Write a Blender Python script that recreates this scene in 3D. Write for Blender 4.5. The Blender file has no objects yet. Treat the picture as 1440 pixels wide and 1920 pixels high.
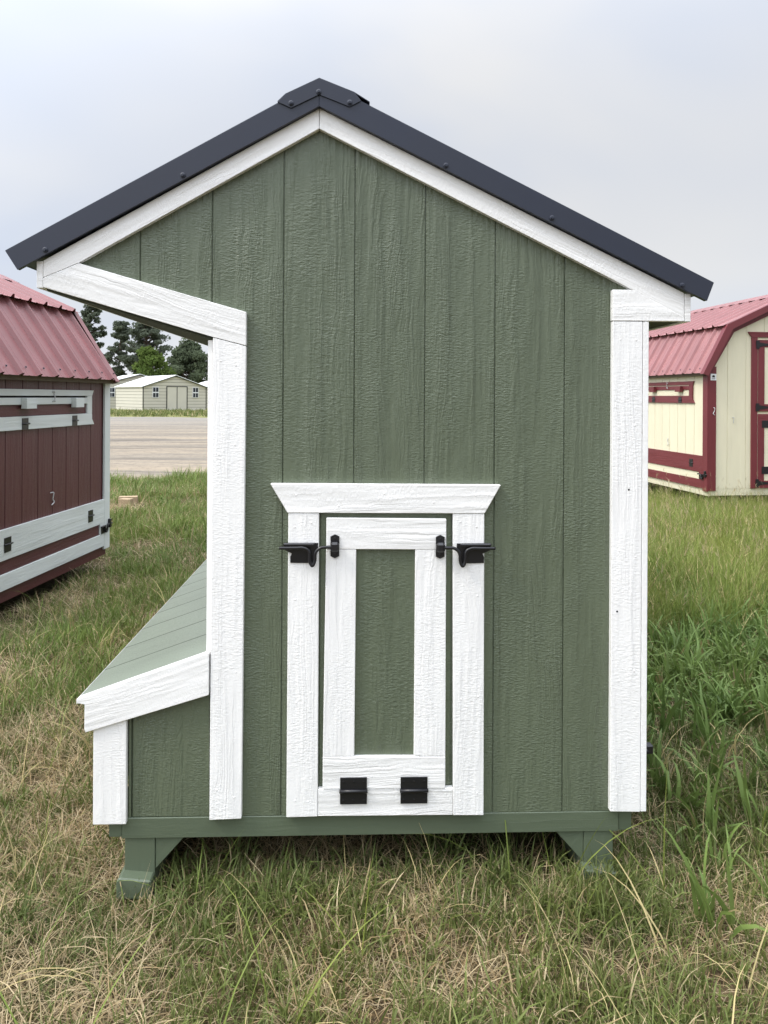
import bpy, bmesh, math, random
import numpy as np
from mathutils import Vector, Matrix

random.seed(7); RNG = np.random.default_rng(11)
R = math.radians
S = bpy.context.scene
COL = S.collection

# ------------------------------------------------------------------ camera
CAM = Vector((0.1115, -2.14, 1.41))
YAW = R(2.05)
cd = bpy.data.cameras.new('camera')
cam = bpy.data.objects.new('camera', cd); COL.objects.link(cam)
cd.sensor_fit = 'VERTICAL'; cd.sensor_height = 36; cd.lens = 36 * 1400 / 1920
cd.shift_y = -(960 - 744) / 1920
cd.clip_start = .05; cd.clip_end = 2000
cam.matrix_world = Matrix.Translation(CAM) @ Matrix.Rotation(-YAW, 4, 'Z') @ Matrix.Rotation(R(90), 4, 'X') @ Matrix.Rotation(.0055, 4, 'Z')
S.camera = cam

# ------------------------------------------------------------------ sun and sky
EL, AZF = R(50), R(20)                       # elevation; swing from due left towards the viewer
SUN = Vector((-math.cos(EL) * math.cos(AZF), -math.cos(EL) * math.sin(AZF), math.sin(EL)))
sl = bpy.data.lights.new('sun', 'SUN'); sl.energy = 1.5; sl.angle = R(11); sl.color = (1, .93, .82)
so = bpy.data.objects.new('sun', sl); COL.objects.link(so)
so.rotation_euler = SUN.to_track_quat('Z', 'Y').to_euler()

W = bpy.data.worlds.new('World'); S.world = W; W.use_nodes = True
def world():
    nt = W.node_tree; nt.nodes.clear(); N = nt.nodes.new; L = nt.links.new
    out = N('ShaderNodeOutputWorld'); bg = N('ShaderNodeBackground'); bg.inputs[1].default_value = .1
    L(bg.outputs[0], out.inputs[0])
    sky = N('ShaderNodeTexSky'); sky.sky_type = 'NISHITA'; sky.sun_disc = False
    sky.sun_elevation = EL; sky.sun_rotation = math.atan2(SUN.x, SUN.y); sky.dust_density = 3
    tc = N('ShaderNodeTexCoord')
    def math_(op, a, b=None, c=None):
        m = N('ShaderNodeMath'); m.operation = op
        for i, v in enumerate((a, b, c)):
            if v is None: continue
            if isinstance(v, (int, float)): m.inputs[i].default_value = v
            else: L(v, m.inputs[i])
        return m.outputs[0]
    sep = N('ShaderNodeSeparateXYZ'); L(tc.outputs['Generated'], sep.inputs[0])
    z = math_('MAXIMUM', sep.outputs[2], 0.0)
    # overcast luminance rises from horizon to zenith, with a hazy brightening round the veiled sun
    lum = math_('ADD', math_('MULTIPLY', math_('POWER', z, 4.0), 36.0), 6.1)
    haze = math_('POWER', math_('SUBTRACT', 1.0, z), 9.0)
    lum = math_('ADD', lum, math_('MULTIPLY', haze, 2.0))
    dot = N('ShaderNodeVectorMath'); dot.operation = 'DOT_PRODUCT'
    L(tc.outputs['Generated'], dot.inputs[0]); dot.inputs[1].default_value = SUN
    glow = math_('MULTIPLY', math_('POWER', math_('MAXIMUM', dot.outputs['Value'], 0.0), 2.0), 15.0)
    lum = math_('ADD', lum, glow)
    mp = N('ShaderNodeMapping'); L(tc.outputs['Generated'], mp.inputs[0]); mp.inputs['Scale'].default_value = (1.3, 1.3, 3.2)
    mp.inputs['Rotation'].default_value = (0, R(8), R(25))
    n1 = N('ShaderNodeTexNoise'); L(mp.outputs[0], n1.inputs['Vector']); n1.inputs['Scale'].default_value = 1.15
    n1.inputs['Detail'].default_value = 3; n1.inputs['Roughness'].default_value = .48; n1.inputs['Distortion'].default_value = .5
    cr = N('ShaderNodeMapRange'); L(n1.outputs[0], cr.inputs[0])
    cr.inputs[1].default_value = .25; cr.inputs[2].default_value = .78; cr.interpolation_type = 'SMOOTHSTEP'
    mixc = N('ShaderNodeMix'); mixc.data_type = 'RGBA'; L(math_('MAXIMUM', cr.outputs[0], haze), mixc.inputs[0])
    mixc.inputs[6].default_value = (.73, .82, 1.0, 1); mixc.inputs[7].default_value = (1.01, 1.01, 1.015, 1)
    sc = N('ShaderNodeVectorMath'); sc.operation = 'SCALE'; L(mixc.outputs[2], sc.inputs[0]); L(lum, sc.inputs['Scale'])
    mx = N('ShaderNodeMix'); mx.data_type = 'RGBA'; mx.inputs[0].default_value = .9
    L(sky.outputs[0], mx.inputs[6]); L(sc.outputs[0], mx.inputs[7])
    L(mx.outputs[2], bg.inputs[0])
world()
S.cycles.max_bounces = 6; S.cycles.diffuse_bounces = 3; S.cycles.glossy_bounces = 2; S.cycles.transmission_bounces = 3
S.view_settings.view_transform = 'Standard'; S.view_settings.look = 'None'
S.view_settings.gamma = 1; S.view_settings.exposure = 0.36; S.view_settings.use_curve_mapping = False

# ------------------------------------------------------------------ material helpers
class NT:
    def __init__(s, name):
        s.m = bpy.data.materials.new(name); s.m.use_nodes = True; s.t = s.m.node_tree; s.t.nodes.clear()
        s.out = s.N('ShaderNodeOutputMaterial')
    def N(s, k): return s.t.nodes.new(k)
    def L(s, a, b): s.t.links.new(a, b)
    def put(s, sock, v):
        if hasattr(v, 'links'): s.L(v, sock)
        else: sock.default_value = v
    def math(s, op, a, b=0.0, clamp=False):
        m = s.N('ShaderNodeMath'); m.operation = op; m.use_clamp = clamp; s.put(m.inputs[0], a); s.put(m.inputs[1], b); return m.outputs[0]
    def mix(s, f, a, b, blend='MIX'):
        m = s.N('ShaderNodeMix'); m.data_type = 'RGBA'; m.blend_type = blend
        s.put(m.inputs[0], f); s.put(m.inputs[6], c4(a)); s.put(m.inputs[7], c4(b)); return m.outputs[2]
    def rng(s, v, a, b, c=0.0, d=1.0):
        m = s.N('ShaderNodeMapRange'); s.put(m.inputs[0], v)
        for i, k in enumerate((a, b, c, d)): m.inputs[i + 1].default_value = k
        return m.outputs[0]
    def noise(s, vec, scale, detail=3, rough=.5, dist=0.0):
        n = s.N('ShaderNodeTexNoise'); s.L(vec, n.inputs['Vector']); n.inputs['Scale'].default_value = scale
        n.inputs['Detail'].default_value = detail; n.inputs['Roughness'].default_value = rough; n.inputs['Distortion'].default_value = dist
        return n.outputs[0]
    def vec(s, src, scale=(1, 1, 1), add=None):
        m = s.N('ShaderNodeMapping'); s.L(src, m.inputs[0]); m.inputs['Scale'].default_value = scale
        if add is not None: s.L(add, m.inputs['Location'])
        return m.outputs[0]
    def obj(s):
        # object coordinates shifted by a per-object random so no two boards share their grain
        t = s.N('ShaderNodeTexCoord'); o = s.N('ShaderNodeObjectInfo'); v = s.N('ShaderNodeVectorMath'); v.operation = 'ADD'
        c = s.N('ShaderNodeCombineXYZ'); k = s.math('MULTIPLY', o.outputs['Random'], 57.0)
        for i in range(3): s.L(k, c.inputs[i])
        s.L(t.outputs['Object'], v.inputs[0]); s.L(c.outputs[0], v.inputs[1]); return v.outputs[0]
    def world(s): return s.N('ShaderNodeNewGeometry').outputs['Position']
    def bsdf(s, col, rough=.5, metal=0.0, normal=None, spec=.5):
        b = s.N('ShaderNodeBsdfPrincipled'); s.put(b.inputs['Base Color'], c4(col)); s.put(b.inputs['Roughness'], rough)
        b.inputs['Metallic'].default_value = metal; b.inputs['Specular IOR Level'].default_value = spec
        if normal is not None: s.L(normal, b.inputs['Normal'])
        s.L(b.outputs[0], s.out.inputs[0]); return b
    def bump(s, h, dist, strength=1.0, normal=None):
        b = s.N('ShaderNodeBump'); s.L(h, b.inputs['Height']); b.inputs['Distance'].default_value = dist; b.inputs['Strength'].default_value = strength
        if normal is not None: s.L(normal, b.inputs['Normal'])
        return b.outputs[0]
def c4(c): return (*c, 1.0) if isinstance(c, tuple) and len(c) == 3 else c

def wood_paint(name, col, depth=.0016, rough=.42, dirt=.12, gloss=.5):
    """painted, wood-grain embossed siding; the grain runs along local X"""
    t = NT(name); p = t.obj()
    warp = t.noise(t.vec(p, (1.5, 3.5, 4.5)), 1.0, 2, .5)
    warp2 = t.noise(t.vec(p, (14, 20, 26)), 1.0, 2, .6)
    sep = t.N('ShaderNodeSeparateXYZ'); t.L(p, sep.inputs[0])
    zz = t.math('ADD', sep.outputs[2], t.math('ADD', t.math('MULTIPLY', warp, .11), t.math('MULTIPLY', warp2, .016)))
    cmb = t.N('ShaderNodeCombineXYZ'); t.L(sep.outputs[0], cmb.inputs[0]); t.L(sep.outputs[1], cmb.inputs[1]); t.L(zz, cmb.inputs[2])
    ring = t.math('FRACT', t.math('MULTIPLY', zz, 44.0))             # stepped growth rings
    ring = t.math('MULTIPLY', ring, ring)
    ridge = t.noise(t.vec(cmb.outputs[0], (3.5, 20, 175)), 1.0, 2, .55)   # combed ridges
    stip = t.noise(t.vec(p, (210, 200, 85)), 1.0, 2, .6)              # rough-sawn stipple, across the grain
    m1 = t.rng(t.noise(t.vec(p, (1.1, 6, 9)), 1.0, 2, .6), .45, .60)
    m2 = t.rng(t.noise(t.vec(p, (.9, 5, 11)), 1.7, 2, .6), .44, .58)
    m3 = t.rng(t.noise(t.vec(p, (3.0, 6, 8)), 1.3, 3, .6), .36, .62)
    blot = t.noise(t.vec(p, (9, 20, 30)), 1.0, 3, .6)
    h = t.math('ADD', t.math('MULTIPLY', ring, t.math('MULTIPLY', m1, .95)), t.math('MULTIPLY', ridge, t.math('MULTIPLY', m2, 1.7)))
    h = t.math('ADD', h, t.math('ADD', t.math('MULTIPLY', stip, t.math('ADD', t.math('MULTIPLY', m3, 1.1), .25)), t.math('MULTIPLY', blot, 1.0)))
    nrm = t.bump(h, depth, 1.0)
    tone = t.noise(t.vec(p, (1.2, 3, 3)), 1.6, 4, .6)
    c = t.mix(t.rng(tone, .3, .75), col, tuple(x * (1 - dirt) for x in col))
    t.bsdf(c, t.rng(stip, .3, .7, rough - .08, rough + .1), 0, nrm, gloss)
    return t.m

def metal_paint(name, col, rough=.35, dirt=.2, wav=.004):
    t = NT(name); p = t.obj()
    n = t.noise(p, 3.0, 4, .6); f = t.noise(p, 90.0, 2)
    c = t.mix(t.rng(n, .35, .8), col, tuple(x * (1 - dirt) + .02 * dirt for x in col))
    t.bsdf(c, t.rng(n, .2, .8, rough - .04, rough + .06), 0, t.bump(t.noise(p, 3.0, 2), wav, .35), .5)
    return t.m

def plain(name, col, rough=.6, scale=30, var=.25, spec=.4, bump=.0008):
    t = NT(name); p = t.obj(); n = t.noise(p, scale, 4, .6)
    t.bsdf(t.mix(n, tuple(x * (1 + var) for x in col), tuple(x * (1 - var) for x in col)), rough, 0, t.bump(n, bump, .7), spec)
    return t.m

GREEN = wood_paint('green_paint', (.115, .140, .090), .0024, .36, .08, .55)
LIDG = wood_paint('sky_sheen_green_paint', (.215, .25, .195), .0003, .36, .16, .6)  # nest-box lid: same green made paler, sky reflection put into the colour
GREENB = wood_paint('green_plain_lumber', (.104, .132, .085), .0004, .45, .12)
WHITE = wood_paint('white_paint', (.89, .885, .865), .0012, .40, .02)
BURG = wood_paint('burgundy_paint', (.098, .028, .031), .0010, .45, .15)
CREAM = wood_paint('cream_paint', (.76, .71, .52), .0010, .45, .06)
OLDWHITE = wood_paint('weathered_white_paint', (.70, .74, .72), .0010, .5, .10)
DKRED = wood_paint('dark_red_paint', (.165, .026, .032), .0010, .42, .15)
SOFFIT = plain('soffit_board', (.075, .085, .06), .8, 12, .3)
RAWWOOD = plain('raw_eave_wood', (.14, .11, .075), .8, 20, .3)
GROOVESHADE = plain('groove_shade', (.05, .062, .045), .8)  # shade of the lid grooves, painted as a dark colour
BLACKM = metal_paint('black_roof_metal', (.021, .026, .044), .33, .2)
BLACKH = metal_paint('black_hardware', (.010, .010, .012), .32, .2, .001)
REDM = metal_paint('red_roof_metal', (.30, .125, .125), .28, .25)
DKREDM = metal_paint('dark_red_flashing', (.17, .032, .038), .4, .2)
ZINC = metal_paint('zinc', (.55, .56, .56), .35, .2, .001)
DARK = plain('dark_gap', (.012, .011, .01), .9)

# ------------------------------------------------------------------ object helpers
REL = {}
def link(name, me, mat=None, parent=None, M=None):
    o = bpy.data.objects.new(name, me); COL.objects.link(o)
    if mat is not None and not me.materials: me.materials.append(mat)
    M = M if M is not None else Matrix.Identity(4)
    if parent is not None:
        o.parent = parent; o.matrix_local = REL.get(parent.name, Matrix.Identity(4)).inverted() @ M
    else: o.matrix_local = M
    if parent is not None: REL[o.name] = M                       # every part is given in the coordinates of its thing
    return o
def empty(name, loc=(0, 0, 0), rz=0, **kw):
    o = bpy.data.objects.new(name, None); COL.objects.link(o); o.location = loc; o.rotation_euler = (0, 0, rz); o.empty_display_size = .2
    for k, v in kw.items(): o[k] = v
    return o
def part(name, parent):
    o = bpy.data.objects.new(name, None); COL.objects.link(o); o.parent = parent; o.empty_display_size = .1; return o
def tag(o, label=None, category=None, group=None, kind=None):
    for k, v in (('label', label), ('category', category), ('group', group), ('kind', kind)):
        if v: o[k] = v
    return o
def mesh_from(bm, name, smooth=False):
    bmesh.ops.recalc_face_normals(bm, faces=bm.faces)
    me = bpy.data.meshes.new(name); bm.to_mesh(me); bm.free()
    if smooth:
        for p in me.polygons: p.use_smooth = True
    return me
I4 = Matrix.Identity(4)
def slab(name, pts, y0, y1, mat, parent, ang=0.0, M=I4, bev=.0015):
    """polygon (x,z) extruded from y0 to y1; its grain (local X) runs at `ang` degrees in the x,z plane"""
    a = R(ang); ca, sa = math.cos(a), math.sin(a)
    cx = sum(p[0] for p in pts) / len(pts); cz = sum(p[1] for p in pts) / len(pts)
    loc = [((x - cx) * ca + (z - cz) * sa, -(x - cx) * sa + (z - cz) * ca) for x, z in pts]
    bm = bmesh.new()
    f = [bm.verts.new((x, 0, z)) for x, z in loc]; b = [bm.verts.new((x, y1 - y0, z)) for x, z in loc]
    bm.faces.new(f); bm.faces.new(b[::-1]); n = len(f)
    for i in range(n): bm.faces.new((f[i], b[i], b[(i + 1) % n], f[(i + 1) % n]))
    if bev: bmesh.ops.bevel(bm, geom=list(bm.edges), offset=bev, segments=1, affect='EDGES', clamp_overlap=True)
    return link(name, mesh_from(bm, name), mat, parent, M @ Matrix.Translation((cx, y0, cz)) @ Matrix.Rotation(-a, 4, 'Y'))
def rect(x0, x1, z0, z1): return [(x0, z0), (x1, z0), (x1, z1), (x0, z1)]
def box(name, x0, x1, y0, y1, z0, z1, mat, parent, ang=0.0, bev=.0015, M=I4):
    return slab(name, rect(x0, x1, z0, z1), y0, y1, mat, parent, ang, M, bev)
def tube(name, path, r, mat, parent, n=10, M=I4):
    bm = bmesh.new(); rings = []
    P = [Vector(p) for p in path]
    for i, p in enumerate(P):
        d = (P[min(i + 1, len(P) - 1)] - P[max(i - 1, 0)]).normalized()
        u = d.cross(Vector((0, 1, 0.01))).normalized(); v = d.cross(u)
        rings.append([bm.verts.new(p + u * r * math.cos(2 * math.pi * k / n) + v * r * math.sin(2 * math.pi * k / n)) for k in range(n)])
    for a, b in zip(rings, rings[1:]):
        for k in range(n): bm.faces.new((a[k], a[(k + 1) % n], b[(k + 1) % n], b[k]))
    bm.faces.new(rings[0][::-1]); bm.faces.new(rings[-1])
    return link(name, mesh_from(bm, name, True), mat, parent, M)
def smooth_path(pts, k=6):
    out = []
    P = [Vector(p) for p in pts]
    for i in range(len(P) - 1):
        p0, p1, p2, p3 = P[max(i - 1, 0)], P[i], P[i + 1], P[min(i + 2, len(P) - 1)]
        for j in range(k):
            t = j / k
            out.append(.5 * ((2 * p1) + (p2 - p0) * t + (2 * p0 - 5 * p1 + 4 * p2 - p3) * t * t + (3 * p1 - p0 - 3 * p2 + p3) * t ** 3))
    out.append(P[-1]); return out
def screw_mesh(r, h):
    bm = bmesh.new()
    # washer, then hex head
    prof = [(r, 0), (r, h * .35), (r * .62, h * .5)]
    def ring(rr, y, n): return [bm.verts.new((rr * math.cos(2 * math.pi * k / n), -y, rr * math.sin(2 * math.pi * k / n))) for k in range(n)]
    a = [ring(*p, 12) for p in prof]
    for u, v in zip(a, a[1:]):
        for k in range(12): bm.faces.new((u[k], u[(k + 1) % 12], v[(k + 1) % 12], v[k]))
    bm.faces.new(a[-1])
    b1 = ring(r * .52, h * .4, 6); b2 = ring(r * .5, h, 6)
    for k in range(6): bm.faces.new((b1[k], b1[(k + 1) % 6], b2[(k + 1) % 6], b2[k]))
    bm.faces.new(b2)
    return mesh_from(bm, 'screw')
SCREW = screw_mesh(.0075, .007); SCREW.materials.append(BLACKM)
PAINTNAIL = screw_mesh(.0034, .0016); PAINTNAIL.materials.append(WHITE)
SMALLSCREW = screw_mesh(.0035, .002); SMALLSCREW.materials.append(BLACKH)

# ------------------------------------------------------------------ ground
CORN_L = Vector((-2.049, 4.401)); ANG_L = R(6.136)
CORN_R = Vector((4.383, 6.813)); ANG_R = R(-5.276)
def gz(x, y):
    x = np.asarray(x, float); y = np.asarray(y, float)
    near = np.exp(-((y - 3) / 9.0) ** 2)
    z = .022 * np.sin(1.7 * x + .6 * y) * np.sin(1.3 * y - .5 * x + 1) + .012 * np.sin(4.1 * x + 2) * np.sin(3.7 * y)
    z = z * near
    z = z - .12 * np.exp(-(((x + 3.1) / 1.7) ** 2 + ((y - 3.2) / 2.4) ** 2))
    z = z + .07 * np.exp(-(((x - 5) / 2.8) ** 2 + ((y - 8) / 4) ** 2))
    return z
def grid_mesh(name, xs, ys, zf, off=0.0, edge=None):
    X, Y = np.meshgrid(xs, ys, indexing='ij')
    if edge is not None: X, Y = edge(X, Y)
    Z = zf(X, Y) + off
    nx, ny = X.shape
    v = np.stack([X, Y, Z], -1).reshape(-1, 3)
    i = np.arange(nx * ny).reshape(nx, ny)
    f = np.stack([i[:-1, :-1], i[1:, :-1], i[1:, 1:], i[:-1, 1:]], -1).reshape(-1, 4)
    me = bpy.data.meshes.new(name); me.from_pydata(v.tolist(), [], f.tolist())
    for p in me.polygons: p.use_smooth = True
    return me
def soil_mat():
    t = NT('soil_and_thatch'); p = t.world()
    a = t.noise(p, 1.3, 5, .6); b = t.noise(p, 26.0, 6, .7); c = t.noise(t.vec(p, (60, 25, 60)), 1.0, 3, .6)
    col = t.mix(t.rng(a, .35, .65), (.055, .062, .022), (.15, .10, .058))
    col = t.mix(t.rng(b, .35, .7), col, (.045, .035, .02))
    col = t.mix(t.rng(c, .58, .75), col, (.23, .18, .10))
    far = t.math('MULTIPLY', t.rng(t.noise(p, 3.0, 5, .7), .4, .6), .8)
    sep = t.N('ShaderNodeSeparateXYZ'); t.L(p, sep.inputs[0])
    col = t.mix(t.rng(sep.outputs[1], 16, 30), col, t.mix(far, (.15, .17, .055), (.24, .21, .10)))
    t.bsdf(col, .95, 0, t.bump(b, .02, .8), .1); return t.m
lin = lambda a, b, n: np.linspace(a, b, n)
xs = np.concatenate([-np.geomspace(700, 9, 26), lin(-8.8, 9, 110), np.geomspace(9.4, 700, 26)])
ys = np.concatenate([-np.geomspace(300, 3.2, 14), lin(-3, 15, 110), np.geomspace(15.5, 1500, 34)])
ground = tag(link('ground', grid_mesh('ground', xs, ys, gz), soil_mat()), 'grassy ground under the sheds', kind='structure')

def gravel_mat():
    t = NT('gravel'); p = t.world()
    # tyre-worn streaks run across the lot, fine stones on top
    w = t.noise(p, .12, 3, .5)
    v = t.N('ShaderNodeVectorMath'); v.operation = 'ADD'; t.L(p, v.inputs[0])
    cm = t.N('ShaderNodeCombineXYZ'); t.L(t.math('MULTIPLY', w, 6.0), cm.inputs[1]); t.L(cm.outputs[0], v.inputs[1])
    st = t.noise(t.vec(v.outputs[0], (.05, .62, 1)), 1.0, 5, .62, .6)
    st2 = t.noise(t.vec(v.outputs[0], (.10, 2.1, 1)), 1.0, 4, .6, .4)
    fine = t.noise(p, 4.0, 8, .8)
    col = t.mix(t.rng(st, .36, .62), (.28, .243, .19), (.175, .158, .135))
    col = t.mix(t.rng(st2, .45, .66), col, (.32, .265, .195))
    col = t.mix(t.math('MULTIPLY', t.rng(st2, .34, .46, 1, 0), .8), col, (.10, .085, .07))
    sep = t.N('ShaderNodeSeparateXYZ'); t.L(p, sep.inputs[0])
    col = t.mix(t.math('MULTIPLY', t.rng(sep.outputs[1], 26, 44), .65), col, (.25, .24, .22))
    col = t.mix(t.math('MULTIPLY', t.rng(fine, .46, .66), .6), col, (.11, .095, .08))
    t.bsdf(col, .95, 0, t.bump(fine, .03, .6), .1); return t.m
def lot_edge(X, Y):
    # near edge swings away to the right as the grass verge does; edges are ragged
    near = 9.7 + .35 * np.sin(X * 1.9) + .22 * np.sin(X * 4.7) + .15 * np.sin(X * 9.3) + .62 * (X + 4.1)
    near = np.clip(near, 8.8, 19)
    far = 47 + 1.2 * np.sin(X * .23) + .5 * np.sin(X * .9)
    return X, near + (far - near) * Y
lot = link('gravel_lot', grid_mesh('gravel_lot', lin(-60, 45, 240), lin(0, 1, 30) ** 1.5, gz, .012, lot_edge), gravel_mat())
tag(lot, 'pale tan gravel lot with tyre streaks', kind='structure')

# ------------------------------------------------------------------ main coop
def main_coop():
    c = empty('chicken_coop')
    tag(c, 'green chicken coop with white trim and black metal roof in the foreground', 'chicken coop')
    T = -.020
    # --- front wall: eight embossed boards over a recessed backing
    wall = slab('front_wall', [(-.70, 1.765), (-.25, 1.62), (-.25, .20), (.90, .20), (.90, 1.72), (0, 2.18)], .0045, .02, GREEN, c, 90, bev=0)
    top = lambda x: 2.185 - (.577 * -x if x < 0 else .496 * x)
    def bot(x): return .213 if x > -.2505 else 1.585 - (x + .25) * .27
    g = [-.71] + [-.505 + .2025 * k for k in range(7)] + [.915]
    gap = .0016
    for i in range(len(g) - 1):
        a, b = g[i] + (gap if i else 0), g[i + 1] - gap
        xs_ = [x for x in (a, b)] + [x for x in (-.25, 0.0) if a < x < b]; xs_.sort()
        lo = []
        for x in xs_:
            if x == -.25: lo += [(x, bot(-.26)), (x, .213)]
            else: lo.append((x, bot(x)))
        hi = [(x, top(x)) for x in xs_ if x != -.25][::-1]
        slab('siding_board', lo + hi, 0, .0044, GREEN, wall, 90, bev=.0012)
    # --- other walls
    LEN = 2.44
    Rr = Matrix.Translation((.932, 0, 0)) @ Matrix.Rotation(R(90), 4, 'Z')      # outward +X, local x = depth
    rw = slab('right_wall', rect(.02, LEN - .02, .2, 1.66), .004, .016, GREEN, c, 90, Rr, 0)
    k = 0; y = .02
    while y < LEN - .03:
        y2 = min(y + .2032, LEN - .02)
        slab('siding_board', rect(y + .003, y2 - .003, .213, 1.66), 0, .0038, GREEN, rw, 90, Rr, .0015); y = y2
    Rl = Matrix.Translation((-.287, 0, 0)) @ Matrix.Rotation(R(-90), 4, 'Z')    # outward -X, local x = -depth
    lw = slab('left_wall', rect(-LEN + .02, -.02, .2, 1.58), .004, .016, GREEN, c, 90, Rl, 0)
    y = -.02
    while y > -LEN + .03:
        y2 = max(y - .2032, -LEN + .02)
        slab('siding_board', rect(y2 + .003, y - .003, .213, 1.58), 0, .0038, GREEN, lw, 90, Rl, .0015); y = y2
    slab('back_wall', [(-.70, 1.765), (-.27, 1.60), (-.27, .20), (.91, .20), (.91, 1.71), (0, 2.18)], LEN - .02, LEN, GREEN, c, 90, bev=0)
    # --- white trim of the front, boards butted as in carpentry
    slab('rake_trim', [(-.0006, 2.226), (-.0006, 2.168), (-.671, 1.781), (-.768, 1.7385), (-.768, 1.786)], T, -.0005, WHITE, c, 30)
    slab('rake_trim', [(.0006, 2.226), (.0006, 2.168), (.905, 1.7205), (1.052, 1.643), (1.052, 1.714)], T, -.0005, WHITE, c, -26.3)
    slab('eave_trim', [(-.768, 1.737), (-.670, 1.7795), (-.203, 1.647), (-.203, 1.552), (-.296, 1.5765), (-.768, 1.711)], T - .001, -.0006, WHITE, c, -16)
    slab('eave_trim', [(.843, 1.7215), (.903, 1.7215), (1.052, 1.6445), (1.052, 1.632), (.843, 1.632)], T - .001, -.0006, WHITE, c, 0)
    slab('corner_trim', [(-.296, 1.575), (-.203, 1.5505), (-.209, .2165), (-.2985, .214)], T, -.0004, WHITE, c, 90)
    slab('corner_trim', [(.844, 1.6305), (.931, 1.6305), (.9315, .2195), (.844, .2215)], T, -.0004, WHITE, c, 90)
    slab('corner_return', [(-.012, .62), (.075, .68), (.075, 1.568), (-.012, 1.568)], .0, .014, WHITE, c, 90, Matrix.Translation((-.311, .008, 0)) @ Matrix.Rotation(R(-90), 4, 'Z') @ Matrix.Scale(-1, 4, (1, 0, 0)) if False else Matrix.Translation((-.3125, -.006, 0)) @ Matrix.Rotation(R(-90), 4, 'Z') @ Matrix.Translation((-.075, 0, 0)))
    slab('corner_return', [(0, .220), (.085, .220), (.085, 1.631), (0, 1.631)], 0, .017, WHITE, c, 90, Matrix.Translation((.9495, -.0195, 0)) @ Matrix.Rotation(R(90), 4, 'Z'))
    # --- fascia boards along the eaves, soffits, roof
    box('fascia', -.7865, -.7690, -.0195, LEN + .02, 1.709, 1.784, WHITE, c, 0)
    box('fascia', 1.0535, 1.0712, -.0195, LEN + .02, 1.631, 1.712, WHITE, c, 0)
    slab('soffit', [(-.7685, 1.712), (-.7685, 1.724), (-.29, 1.585), (-.29, 1.572)], .0, LEN, SOFFIT, c, -16, bev=0)
    # the soffit lining is boards laid across the overhang
    for i in range(12):
        slab('soffit_board', [(-.767, 1.7045), (-.767, 1.7105), (-.2985, 1.574), (-.2985, 1.568)], .003 + i * .203, .003 + i * .203 + .199, SOFFIT, c, -16, bev=.001)
    box('soffit', .950, 1.053, .0, LEN, 1.634, 1.644, SOFFIT, c, 0, 0)
    rl = slab('roof_panel', [(0, 2.234), (0, 2.262), (-.855, 1.800), (-.835, 1.776)], -.018, LEN + .05, BLACKM, c, 28, bev=0)
    rr = slab('roof_panel', [(0, 2.234), (0, 2.262), (1.122, 1.738), (1.106, 1.712)], -.018, LEN + .05, BLACKM, c, -26, bev=0)
    for i in range(11):
        y = .03 + i * .229
        for p_, q in (((-.03, 2.247), (-.853, 1.801)), ((.03, 2.249), (1.12, 1.739))):
            n_ = Vector((q[0] - p_[0], 0, q[1] - p_[1])).normalized(); up = Vector((-n_.z, 0, n_.x)); up = up if up.z > 0 else -up
            P = [(p_[0], p_[1]), (q[0], q[1]), (q[0] + up.x * .018, q[1] + up.z * .018), (p_[0] + up.x * .018, p_[1] + up.z * .018)]
            slab('roof_rib', P, y, y + .03, BLACKM, rl if p_[0] < 0 else rr, 28, bev=.004)
    # rake flashing: face plus the leg folded over the roof edge
    fl = slab('rake_flashing', [(-.0004, 2.225), (-.831, 1.756), (-.865, 1.809), (-.0004, 2.297)], -.038, -.0365, BLACKM, c, 29.5, bev=.0005)
    slab('folded_leg', [(-.0004, 2.2955), (-.864, 1.8085), (-.864, 1.8105), (-.0004, 2.2985)], -.0362, .09, BLACKM, fl, 29.5, bev=0)
    fr = slab('rake_flashing', [(.0004, 2.225), (1.110, 1.689), (1.130, 1.742), (.0004, 2.299)], -.0385, -.037, BLACKM, c, -26.3, bev=.0005)
    slab('folded_leg', [(.0004, 2.2975), (1.129, 1.7415), (1.129, 1.7435), (.0004, 2.3005)], -.0365, .09, BLACKM, fr, -26.3, bev=0)
    # small hem of each flashing along its lower edge
    slab('hem', [(-.0004, 2.226), (-.831, 1.757), (-.832, 1.7595), (-.0004, 2.2285)], -.0362, -.022, BLACKM, fl, 29.5, bev=0)
    slab('hem', [(.0004, 2.226), (1.109, 1.690), (1.110, 1.6925), (.0004, 2.2285)], -.0366, -.022, BLACKM, fr, -26.3, bev=0)
    cap = slab('ridge_cap', [(-.116, 2.2335), (-.094, 2.257), (0, 2.303), (.098, 2.2655), (.118, 2.241), (.086, 2.2235), (0, 2.257), (-.078, 2.217)], -.0425, -.041, BLACKM, c, 0, bev=.0005)
    slab('cap_sheet', [(-.116, 2.2365), (-.094, 2.258), (0, 2.304), (.098, 2.2665), (.142, 2.2395), (.142, 2.2375), (.098, 2.2640), (0, 2.301), (-.094, 2.2550), (-.116, 2.2335)], -.0408, LEN + .05, BLACKM, cap, 0, bev=0)
    for x, z, y in ((-.378, 2.025, -.038), (-.755, 1.812, -.038), (.358, 2.064, -.0385), (.661, 1.920, -.0385), (1.037, 1.733, -.0385),
                    (-.001, 2.263, -.0425), (-.078, 2.230, -.0425), (.086, 2.235, -.0425)):
        link('roof_screw', SCREW, None, c, Matrix.Translation((x, y, z)) @ Matrix.Rotation(random.random(), 4, 'Y'))
    # --- door surround
    sur = part('door_surround', c)
    slab('header', [(-.133, 1.163), (.523, 1.160), (.4765, 1.0785), (-.0835, 1.0805)], T - .002, -.0003, WHITE, sur, 0)
    slab('stile', [(-.0815, 1.0795), (.005, 1.0790), (.0055, .2195), (-.0825, .2185)], T, -.0004, WHITE, sur, 90)
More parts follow.
